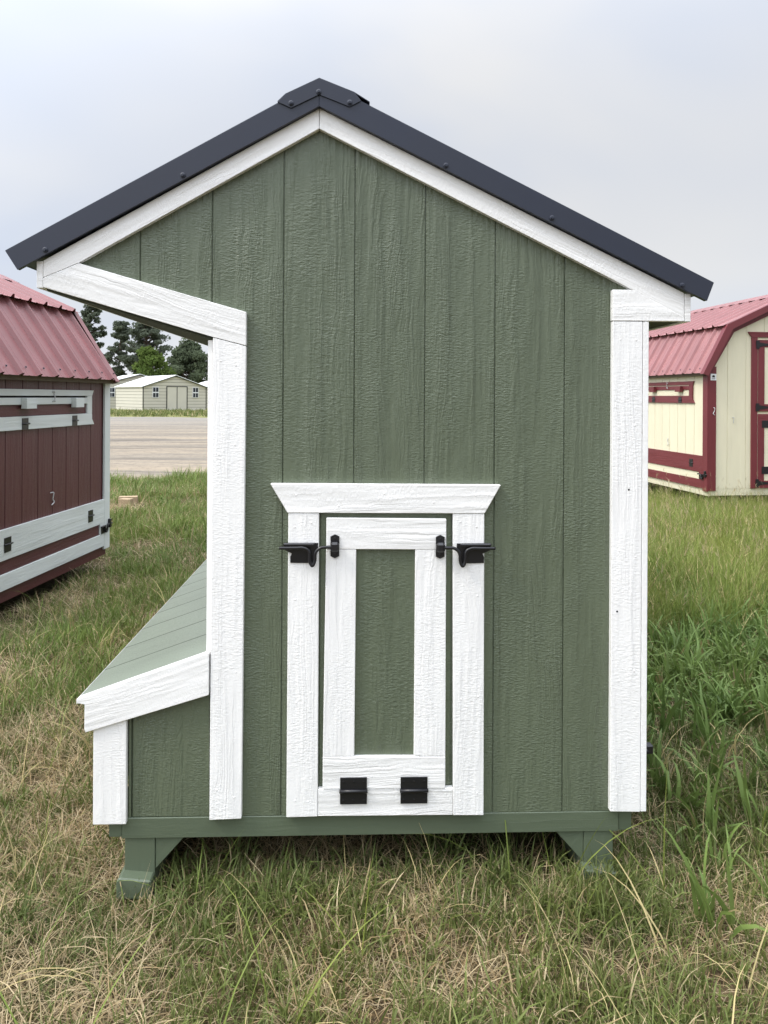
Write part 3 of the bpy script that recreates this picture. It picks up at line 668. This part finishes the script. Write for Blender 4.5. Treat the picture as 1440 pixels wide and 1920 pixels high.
def tree(name, loc, h, crown_r, z0, mat, label, seed, clusters=60, per=120, leaf=.22, shape='pine', fill=.75):
    g = np.random.default_rng(seed); t = empty(name, loc); tag(t, label, 'tree', 'trees behind the steel garages')
    bm = bmesh.new()
    def limb(a, b, r0, r1, n=6):
        a, b = Vector(a), Vector(b); d = (b - a).normalized(); u = d.orthogonal().normalized(); v = d.cross(u)
        ra = [bm.verts.new(a + (u * math.cos(k * 6.2832 / n) + v * math.sin(k * 6.2832 / n)) * r0) for k in range(n)]
        rb = [bm.verts.new(b + (u * math.cos(k * 6.2832 / n) + v * math.sin(k * 6.2832 / n)) * r1) for k in range(n)]
        for k in range(n): bm.faces.new((ra[k], ra[(k + 1) % n], rb[(k + 1) % n], rb[k]))
    bend = g.normal(0, .25, 2)
    tp = lambda z: Vector((bend[0] * (z / h) ** 2 * 2, bend[1] * (z / h) ** 2 * 2, z))
    segs = 6
    for k in range(segs):
        limb(tp(h * .93 * k / segs), tp(h * .93 * (k + 1) / segs), .032 * h * (1 - k / segs) * .5 + .05, .032 * h * (1 - (k + 1) / segs) * .5 + .05)
    V = []; T_ = []
    for i in range(clusters):
        f = g.random() ** .9; z = z0 + (h - z0) * f
        if shape == 'pine': rmax = crown_r * (math.sin(math.pi * min(1, .12 + f * .86)) ** .7) * (.6 + .4 * g.random())
        else: rmax = crown_r * math.sqrt(max(.03, 1 - (2 * f - .9) ** 2)) * (.75 + .25 * g.random())
        rr = rmax * (g.random() ** .5 if shape != 'pine' else .25 + .75 * g.random()); a = g.random() * 6.283
        base = tp(z); c = base + Vector((math.cos(a) * rr, math.sin(a) * rr, g.normal(0, .15)))
        limb(tp(max(z0 * .6, z - rr * .45)), c, .06 + .004 * h, .02, 4)
        cr = crown_r * fill * (.22 + .2 * g.random())
        q = g.normal(0, 1, (per, 3)); q /= np.linalg.norm(q, axis=1)[:, None]; q *= (g.random(per) ** .45)[:, None]
        q *= np.array([cr, cr, cr * (.5 if shape == 'pine' else .75)])
        cen = q + np.array(c)
        d1 = g.normal(0, 1, (per, 3)); d1 /= np.linalg.norm(d1, axis=1)[:, None]
        d2 = np.cross(d1, g.normal(0, 1, (per, 3))); d2 /= np.linalg.norm(d2, axis=1)[:, None]
        s = leaf * (.5 + g.random(per))[:, None]
        V.append(np.stack([cen - d1 * s, cen + d2 * s * .6, cen + d1 * s, cen - d2 * s * .6], 1).reshape(-1, 3))
        T_.append(np.repeat(np.clip(g.random() * .5 + .5 * g.random(per), 0, 1), 4))
    link('trunk', mesh_from(bm, 'trunk'), BARK, t)
    V = np.concatenate(V); T_ = np.concatenate(T_)
    me = bpy.data.meshes.new('crown'); me.from_pydata(V.tolist(), [], np.arange(len(V)).reshape(-1, 4).tolist())
    me.attributes.new('tint', 'FLOAT', 'POINT').data.foreach_set('value', T_.astype(np.float32))
    link('crown', me, mat, t); return t
tree('pine_tree', (-39.5, 109, 0), 15.0, 3.0, 5.0, PINE, 'tall narrow pine rising beside the red roof, leftmost of the trees', 3, 80, 120, .16, fill=.66)
tree('pine_tree', (-34.4, 107, 0), 11.8, 3.0, 2.5, PINE, 'shorter dark pine against the slope of the red roof', 13, 80, 120, .16, fill=.68)
tree('pine_tree', (-29.3, 104, 0), 12.2, 4.6, 4.2, PINE, 'broad open pine with gaps in its crown above the garage roofs', 5, 110, 110, .16, fill=.54)
tree('leafy_tree', (-23.7, 87, 0), 6.5, 2.6, 1.2, LIME, 'small bright green tree right behind the front garage', 8, 46, 150, .18, 'round', .9)
tree('leafy_tree', (-22.6, 99, 0), 8.4, 3.2, 1.6, OAK, 'dark rounded tree behind the right end of the front garage', 21, 70, 190, .19, 'round', .9)
tree('leafy_tree', (-21.0, 118, 0), 7.0, 2.6, 1.2, OAK, 'small far tree next to the white corner post', 31, 50, 170, .2, 'round', .9)
tree('leafy_tree', (-31.5, 112, 0), 4.8, 4.0, .6, OAK, 'low dark thicket tree under the broad open pine', 41, 60, 170, .2, 'round', .9)

# ------------------------------------------------------------------ wood blocks on the grass
BLOCKW = plain('cut_lumber', (.36, .27, .17), .85, 14, .4)
b1 = box('wood_block', -.115, .115, -.05, .05, 0, .085, BLOCKW, None, 0, .004)
b1.location += Vector((-2.80, 7.52, .035)); b1.rotation_euler.z = R(8); tag(b1, 'longer cut lumber block lying behind in the grass by the burgundy coop', 'wood block')
b2 = box('wood_block', -.075, .075, -.05, .05, 0, .10, BLOCKW, None, 0, .004)
b2.location += Vector((-2.78, 7.30, .02)); b2.rotation_euler.z = R(-14); tag(b2, 'shorter cut lumber block lying in front in the grass by the burgundy coop', 'wood block')

# ------------------------------------------------------------------ grass
def blades(n, radius, hmin, hmax, w, lean, g, segs=3, straw=.15, seed_heads=0.0, flop=0.0):
    V, Fc, T_ = [], [], []
    for _ in range(n):
        a = g.random() * 6.283; rr = radius * math.sqrt(g.random()); b = Vector((math.cos(a) * rr, math.sin(a) * rr, 0))
        h = hmin + (hmax - hmin) * g.random(); th = g.random() * 6.283 if g.random() < .5 else a + g.normal(0, .7)
        ln = abs(g.normal(lean, lean * .5)) + .05
        d = Vector((math.cos(th), math.sin(th), 0)); side = Vector((-d.y, d.x, 0))
        tw = g.normal(0, .6); side = (side * math.cos(tw) + d * math.sin(tw))
        ww = w * (.6 + .8 * g.random()); dry = g.random() < straw
        tint = 1.0 + g.random() if dry else g.random()
        pos = b.copy(); ang = flop * (.5 + .8 * g.random()); base = len(V)
        seg = h / segs
        for k in range(segs + 1):
            u = k / segs; half = ww * .5 * (1 - u ** 2) * (1 if k else .75)
            if k == segs: V.append(pos.copy()); T_.append(tint)
            else:
                V.append(pos - side * half); V.append(pos + side * half); T_ += [tint, tint]
            ang = min(ang + ln * (.6 + .8 * u) * 1.5 / segs, 2.2)
            pos = pos + (d * math.sin(ang) + Vector((0, 0, math.cos(ang)))) * seg
        for k in range(segs - 1): Fc.append((base + 2 * k, base + 2 * k + 1, base + 2 * k + 3, base + 2 * k + 2))
        Fc.append((base + 2 * segs - 2, base + 2 * segs - 1, base + 2 * segs))
        if g.random() < seed_heads:
            tip = V[-1].copy()
            for q in range(5):
                s0 = len(V); e = Vector((g.normal(0, .5), g.normal(0, .5), .7 + g.random())).normalized() * (.035 + .03 * g.random())
                o = Vector((g.normal(), g.normal(), 0)).normalized() * .0022
                pp = tip - Vector((0, 0, .012 * q)); V += [pp - o, pp + o, pp + e]; T_ += [1.6] * 3; Fc.append((s0, s0 + 1, s0 + 2))
    return V, Fc, T_
def grass_mat(name, ga, gb, sa, sb, patch):
    t = NT(name); at = t.N('ShaderNodeAttribute'); at.attribute_name = 'tint'; rn = t.N('ShaderNodeAttribute'); rn.attribute_name = 'rnd'
    p = t.world(); n = t.noise(p, 1.1, 4, .6); n2 = t.noise(p, 5.0, 3, .6)
    gcol = t.mix(t.math('FRACT', at.outputs['Fac']), ga, gb)
    gcol = t.mix(t.math('MULTIPLY', t.rng(n, .35, .68), .5), gcol, tuple(x * k for x, k in zip(gb, (1.15, .95, .8))))
    scol = t.mix(t.math('FRACT', at.outputs['Fac']), sa, sb)
    # a whole tuft turns to straw where the patch noise and its own random say so
    tuft = t.math('GREATER_THAN', t.math('ADD', t.rng(n2, .3, .7, 0, .6), t.math('MULTIPLY', rn.outputs['Fac'], .6)), patch)
    isdry = t.math('MAXIMUM', t.math('GREATER_THAN', at.outputs['Fac'], 1.0), t.math('MULTIPLY', tuft, t.math('GREATER_THAN', t.math('FRACT', t.math('MULTIPLY', at.outputs['Fac'], 7.3)), .3)))
    c = t.mix(isdry, gcol, scol)
    hv = t.N('ShaderNodeHueSaturation'); t.L(c, hv.inputs['Color']); t.L(t.rng(rn.outputs['Fac'], 0, 1, .75, 1.25), hv.inputs['Value'])
    d = t.N('ShaderNodeBsdfPrincipled'); t.L(hv.outputs[0], d.inputs['Base Color']); d.inputs['Roughness'].default_value = .55; d.inputs['Specular IOR Level'].default_value = .3
    tr = t.N('ShaderNodeBsdfTranslucent'); t.L(hv.outputs[0], tr.inputs[0])
    m = t.N('ShaderNodeMixShader'); m.inputs[0].default_value = .3
    t.L(d.outputs[0], m.inputs[1]); t.L(tr.outputs[0], m.inputs[2]); t.L(m.outputs[0], t.out.inputs[0]); return t.m
GM = grass_mat('grass_blades', (.070, .108, .026), (.160, .205, .062), (.30, .23, .12), (.56, .46, .28), .95)
FM = grass_mat('meadow_blades', (.090, .150, .032), (.185, .260, .068), (.28, .22, .11), (.45, .37, .2), 1.13)
TM = grass_mat('tall_grass_blades', (.125, .185, .036), (.245, .305, .076), (.34, .28, .12), (.56, .46, .23), 1.14)
WM = grass_mat('weed_leaves', (.085, .155, .038), (.175, .260, .072), (.25, .2, .09), (.32, .26, .12), 1.3)
SM = grass_mat('straw_blades', (.25, .19, .10), (.41, .33, .19), (.34, .265, .15), (.56, .455, .285), 2.0)
def clump_collection(name, mat, specs):
    g = np.random.default_rng(len(name) * 37); out = []
    for kw in specs:
        V, Fc, T_ = blades(g=g, **kw)
        tri = []
        for f in Fc:
            tri.append(f[:3])
            if len(f) == 4: tri.append((f[0], f[2], f[3]))
        out.append((np.array([tuple(v) for v in V], np.float32), np.array(tri, np.int32), np.array(T_, np.float32)))
    return mat, out
def scatter(name, clumps, pts, rot, scl, idx, label, category):
    """one real mesh of all the blades: every clump is turned, leaned and sized on its own"""
    mat, protos = clumps; VV, FF, TT, RR = [], [], [], []; off = 0
    for k, (V, Fc, T_) in enumerate(protos):
        q = np.where(idx == k)[0]
        if not len(q): continue
        a, b, c = rot[q, 0], rot[q, 1], rot[q, 2]
        ca, sa, cb, sb, cc, sc = np.cos(a), np.sin(a), np.cos(b), np.sin(b), np.cos(c), np.sin(c)
        Mx = np.stack([np.stack([cc * cb, cc * sb * sa - sc * ca, cc * sb * ca + sc * sa], -1),
                       np.stack([sc * cb, sc * sb * sa + cc * ca, sc * sb * ca - cc * sa], -1),
                       np.stack([-sb, cb * sa, cb * ca], -1)], 1)
        P = np.einsum('nij,vj->nvi', Mx, V) * scl[q][:, None, None] + pts[q][:, None, :]
        VV.append(P.reshape(-1, 3)); nv = len(V)
        FF.append((Fc[None] + (off + np.arange(len(q)) * nv)[:, None, None]).reshape(-1, 3)); off += nv * len(q)
        TT.append(np.tile(T_, len(q))); RR.append(np.repeat(RNG.random(len(q)), nv))
    V = np.concatenate(VV).astype(np.float32); Fc = np.concatenate(FF).astype(np.int32)
    me = bpy.data.meshes.new(name); me.vertices.add(len(V)); me.vertices.foreach_set('co', V.ravel())
    me.loops.add(Fc.size); me.loops.foreach_set('vertex_index', Fc.ravel())
    me.polygons.add(len(Fc)); me.polygons.foreach_set('loop_start', np.arange(0, Fc.size, 3, dtype=np.int32))
    me.update(calc_edges=True)
    me.attributes.new('tint', 'FLOAT', 'POINT').data.foreach_set('value', np.concatenate(TT).astype(np.float32))
    me.attributes.new('rnd', 'FLOAT', 'POINT').data.foreach_set('value', np.concatenate(RR).astype(np.float32))
    print('TRIS', name, len(Fc))
    return tag(link(name, me, mat), label, category, kind='stuff')
def inside(x, y, corner, ang, far):
    """mask of points inside a gambrel coop's footprint"""
    s = np.array([math.sin(ang), math.cos(ang)]); n = np.array([s[1], -s[0]])
    dx, dy = x - corner.x, y - corner.y; a = dx * s[0] + dy * s[1]; b = dx * n[0] + dy * n[1]
    return ((a < -.06) & (a > -2.38) & (b < -.06)) if far else ((a > .06) & (a < 2.38) & (b > .06))
def field(x0, x1, y0, y1, per_m2, cond=None):
    n = int((x1 - x0) * (y1 - y0) * per_m2); x = RNG.uniform(x0, x1, n); y = RNG.uniform(y0, y1, n)
    dep = y - CAM.y; lat = np.abs(x - CAM.x - dep * math.tan(YAW))
    k = (lat < .54 * dep + .7) & (dep > 1.1)
    k &= ~inside(x, y, CORN_L, ANG_L, True) & ~inside(x, y, CORN_R, ANG_R, False)
    k &= ~((x > -.58) & (x < .88) & (y > .9) & (y < 2.3))
    if cond is not None: k &= cond(x, y)
    return x[k], y[k]
def nz(x, y, s, ph=0.0):
    return .5 + .25 * (np.sin(x * s + ph) * np.cos(y * s * 1.3 + ph * 2) + np.sin(x * s * 2.1 + y * s * 1.1 + ph * 3) * .6 + np.sin(-x * s * .7 + y * s * 2.3 + ph) * .4)
def pack(lst, tilt=.15):
    x = np.concatenate([a[0] for a in lst]); y = np.concatenate([a[1] for a in lst]); s = np.concatenate([a[2] for a in lst]); i = np.concatenate([a[3] for a in lst])
    n = len(x); rot = np.stack([RNG.normal(0, tilt, n), RNG.normal(0, tilt, n), RNG.uniform(0, 6.283, n)], -1)
    return np.stack([x, y, gz(x, y) - .004], -1), rot, s, i
right_tall = lambda x, y: (x > .8 + .02 * y) & (y > 2.1 + .25 * np.sin(3 * x) + .15 * np.sin(7.1 * x + 1))
lot_near = lambda x: np.clip(9.7 + .35 * np.sin(x * 1.9) + .22 * np.sin(x * 4.7) + .15 * np.sin(x * 9.3) + .62 * (x + 4.1), 8.8, 19)
def under(x, y): return (x > -.6) & (x < .93) & (y > .05)

# short turf, everywhere the gravel and tall grass are not (finer clumps near the front)
L1 = []; LF = []
blk_clear = lambda x, y: ((x + 2.78) / .34) ** 2 + ((y - 7.22) / .55) ** 2 > 1
for (y0, y1, dens, sc) in ((-1.0, 1.2, 1150, 1.0), (1.2, 3.6, 620, 1.2), (3.6, 7.0, 330, 1.5), (7.0, 14.5, 170, 1.8)):
    x, y = field(-8, 8, y0, y1, dens, lambda x, y: ~right_tall(x, y) & blk_clear(x, y) & (y < lot_near(x) + .25) & (RNG.random(len(x)) > np.where(under(x, y), .82, .08)))
    k = (RNG.random(len(x)) < np.clip(.05 + 2.0 * (nz(x, y, 3.1, 1.3) * .6 + nz(x, y, 7.3, .3) * .4 - .22), .12, 1)) & ~((x > -.35) & (x < .95) & (y > 1.2) & (y < 4))
    x, y = x[k], y[k]
    s = sc * RNG.uniform(.55, 1.3, len(x)) * (.65 + .7 * nz(x, y, 2.3, .4))
    s = s * (.78 if y1 < 2 else 1.0)
    s = s * np.where((x < -1.7) & (y > 1.2) & (y < 4.6), .62, 1.0)      # mown short beside the burgundy coop
    (L1 if y1 < 2 else LF).append((x, y, s, RNG.integers(0, 6, len(x))))
# lusher, taller fringe where the mower cannot reach: along the floor beam and round the feet
n = 130; x = np.concatenate([RNG.uniform(-.42, .95, n), RNG.normal(.80, .13, 70), RNG.normal(-.2, .10, 60)]); y = np.concatenate([RNG.uniform(-.22, .12, n), RNG.normal(-.12, .05, 70), RNG.normal(-.05, .07, 60)])
L1.append((x, y, RNG.uniform(.6, 1.2, len(x)), RNG.integers(0, 6, len(x))))
x, y = field(-6, 2, 8.5, 15, 160, lambda x, y: (y > lot_near(x) - 1.6) & (y < lot_near(x) + .1))
LF.append((x, y, RNG.uniform(.7, 1.5, len(x)), RNG.integers(0, 6, len(x))))
TURF = clump_collection('turf_clump', GM, [dict(n=30, radius=.045, hmin=.025, hmax=.095, w=.0032, lean=.8, straw=.15), dict(n=26, radius=.05, hmin=.03, hmax=.10, w=.0045, lean=.9, straw=.12), dict(n=32, radius=.04, hmin=.02, hmax=.08, w=.0028, lean=.7, straw=.25), dict(n=16, radius=.05, hmin=.03, hmax=.085, w=.0075, lean=1.0, straw=.04), dict(n=22, radius=.05, hmin=.05, hmax=.15, w=.0042, lean=.9, straw=.14), dict(n=14, radius=.05, hmin=.06, hmax=.17, w=.0060, lean=1.1, straw=.08)])
TURF2 = clump_collection('turf_clump_far', FM, [dict(n=22, radius=.06, hmin=.035, hmax=.13, w=.0046, lean=.75, straw=.10, segs=2) for _ in range(6)])
scatter('grass', TURF, *pack(L1), 'short patchy green grass in front of and under the green coop', 'grass')
scatter('grass', TURF2, *pack(LF), 'short green grass between the coops, up to the gravel lot', 'grass')
# dead thatch: flat straw blades, thickest in brown patches
L2 = []
for (y0, y1, dens, sc) in ((-1.0, 1.3, 1100, .9), (1.3, 4.0, 450, 1.2), (4.0, 9, 130, 1.7)):
    x, y = field(-7, 7, y0, y1, dens, lambda x, y: ~right_tall(x, y))
    bare = np.clip(1.06 - 1.9 * (nz(x, y, 3.1, 1.3) * .6 + nz(x, y, 7.3, .3) * .4 - .2) - .2 * np.clip(x, -1, 1) + .5 * np.exp(-(((x + .95) / .5) ** 2 + ((y - .35) / .6) ** 2)) + .35 * np.exp(-(((x - 1.35) / .35) ** 2 + ((y - .2) / .4) ** 2)), 0, 1)
    k = RNG.random(len(x)) < bare; x, y = x[k], y[k]
    L2.append((x, y, sc * RNG.uniform(.6, 1.3, len(x)), RNG.integers(0, 4, len(x))))
STRAW = clump_collection('straw_clump', SM, [dict(n=16, radius=.06, hmin=.05, hmax=.17, w=.0030, lean=.55, straw=.5, flop=1.0, segs=2) for _ in range(4)])
scatter('dry_thatch', STRAW, *pack(L2), 'matted dead straw among the grass', 'dry grass')

# long arching stalks here and there
x, y = field(-3, 3, -.9, 3, 14, lambda x, y: ~right_tall(x, y) & ~under(x, y))
STALK = clump_collection('stalk_clump', TM, [dict(n=4, radius=.03, hmin=.2, hmax=.42, w=.0042, lean=1.0, segs=6, straw=.5, flop=.35) for _ in range(4)])
scatter('grass_stalks', STALK, *pack([(x, y, RNG.uniform(.6, 1.1, len(x)), RNG.integers(0, 4, len(x)))]), 'long arching pale grass stalks in the lawn', 'grass')

# waist-high seeding grass behind, on the right
L4 = []
for (y0, y1, dens) in ((2.0, 4.2, 330), (4.2, 7.5, 150), (7.5, 12, 45)):
    x, y = field(.7, 10, y0, y1, dens, right_tall)
    L4.append((x, y, RNG.uniform(.55, 1.05, len(x)) * (.75 + .4 * nz(x, y, 1.4, .7)) * np.where(y > 5.2, .72, 1), RNG.integers(0, 5, len(x))))
x, y = field(3.0, 8, 6.0, 7.4, 40, right_tall); L4.append((x, y, RNG.uniform(.4, .7, len(x)), RNG.integers(0, 5, len(x))))
TALL = clump_collection('tall_grass_clump', TM, [dict(n=22, radius=.08, hmin=.16, hmax=.50, w=.0055, lean=.6, segs=3, straw=.06, seed_heads=.10) for _ in range(5)])
scatter('tall_grass', TALL, *pack(L4, .12), 'tall yellow-green seeding grass on the right in front of the cream coop', 'grass')

x, y = field(.8, 8, 2.3, 7, 15, right_tall)
TSTALK = clump_collection('seed_stalk_clump', SM, [dict(n=4, radius=.05, hmin=.36, hmax=.72, w=.0036, lean=.75, segs=5, straw=.8, seed_heads=1.0) for _ in range(5)])
scatter('seed_stalks', TSTALK, *pack([(x, y, RNG.uniform(.65, 1.05, len(x)) * np.where(y > 5.2, .8, 1), RNG.integers(0, 5, len(x)))]), 'straw-coloured seed stalks standing above the tall grass', 'grass')
# broad-bladed weeds in the coop's shade
x, y = field(.9, 3.4, 1.0, 2.55, 260, lambda x, y: (x > .98) & (RNG.random(len(x)) < .35 + nz(x, y, 3.1, .2) * .9))
x2, y2 = field(.95, 3.2, -.3, 3.4, 26, lambda x, y: (y < 1.0) | (y > 2.3)); x = np.concatenate([x, x2]); y = np.concatenate([y, y2])
WEED = clump_collection('weed_clump', WM, [dict(n=12, radius=.05, hmin=.12, hmax=.32, w=.018, lean=.95, segs=5, straw=.03) for _ in range(4)])
scatter('broadleaf_weeds', WEED, *pack([(x, y, RNG.uniform(.5, 1.05, len(x)), RNG.integers(0, 4, len(x)))]), 'broad-bladed dark green weeds beside the right wall of the green coop', 'weeds')
# coarse far turf past the gravel
n = 2500; x = RNG.uniform(-34, -2, n); y = RNG.uniform(47.5, 70, n)
k = ~((x > -27) & (y > 68)); x, y = x[k], y[k]
FARC = clump_collection('far_clump', GM, [dict(n=12, radius=.08, hmin=.05, hmax=.13, w=.012, lean=.7, straw=.2, segs=2) for _ in range(6)])
scatter('far_grass', FARC, *pack([(x, y, RNG.uniform(1.5, 3.5, len(x)), RNG.integers(0, 6, len(x)))]), 'thin strip of grass in front of the steel garages', 'grass')
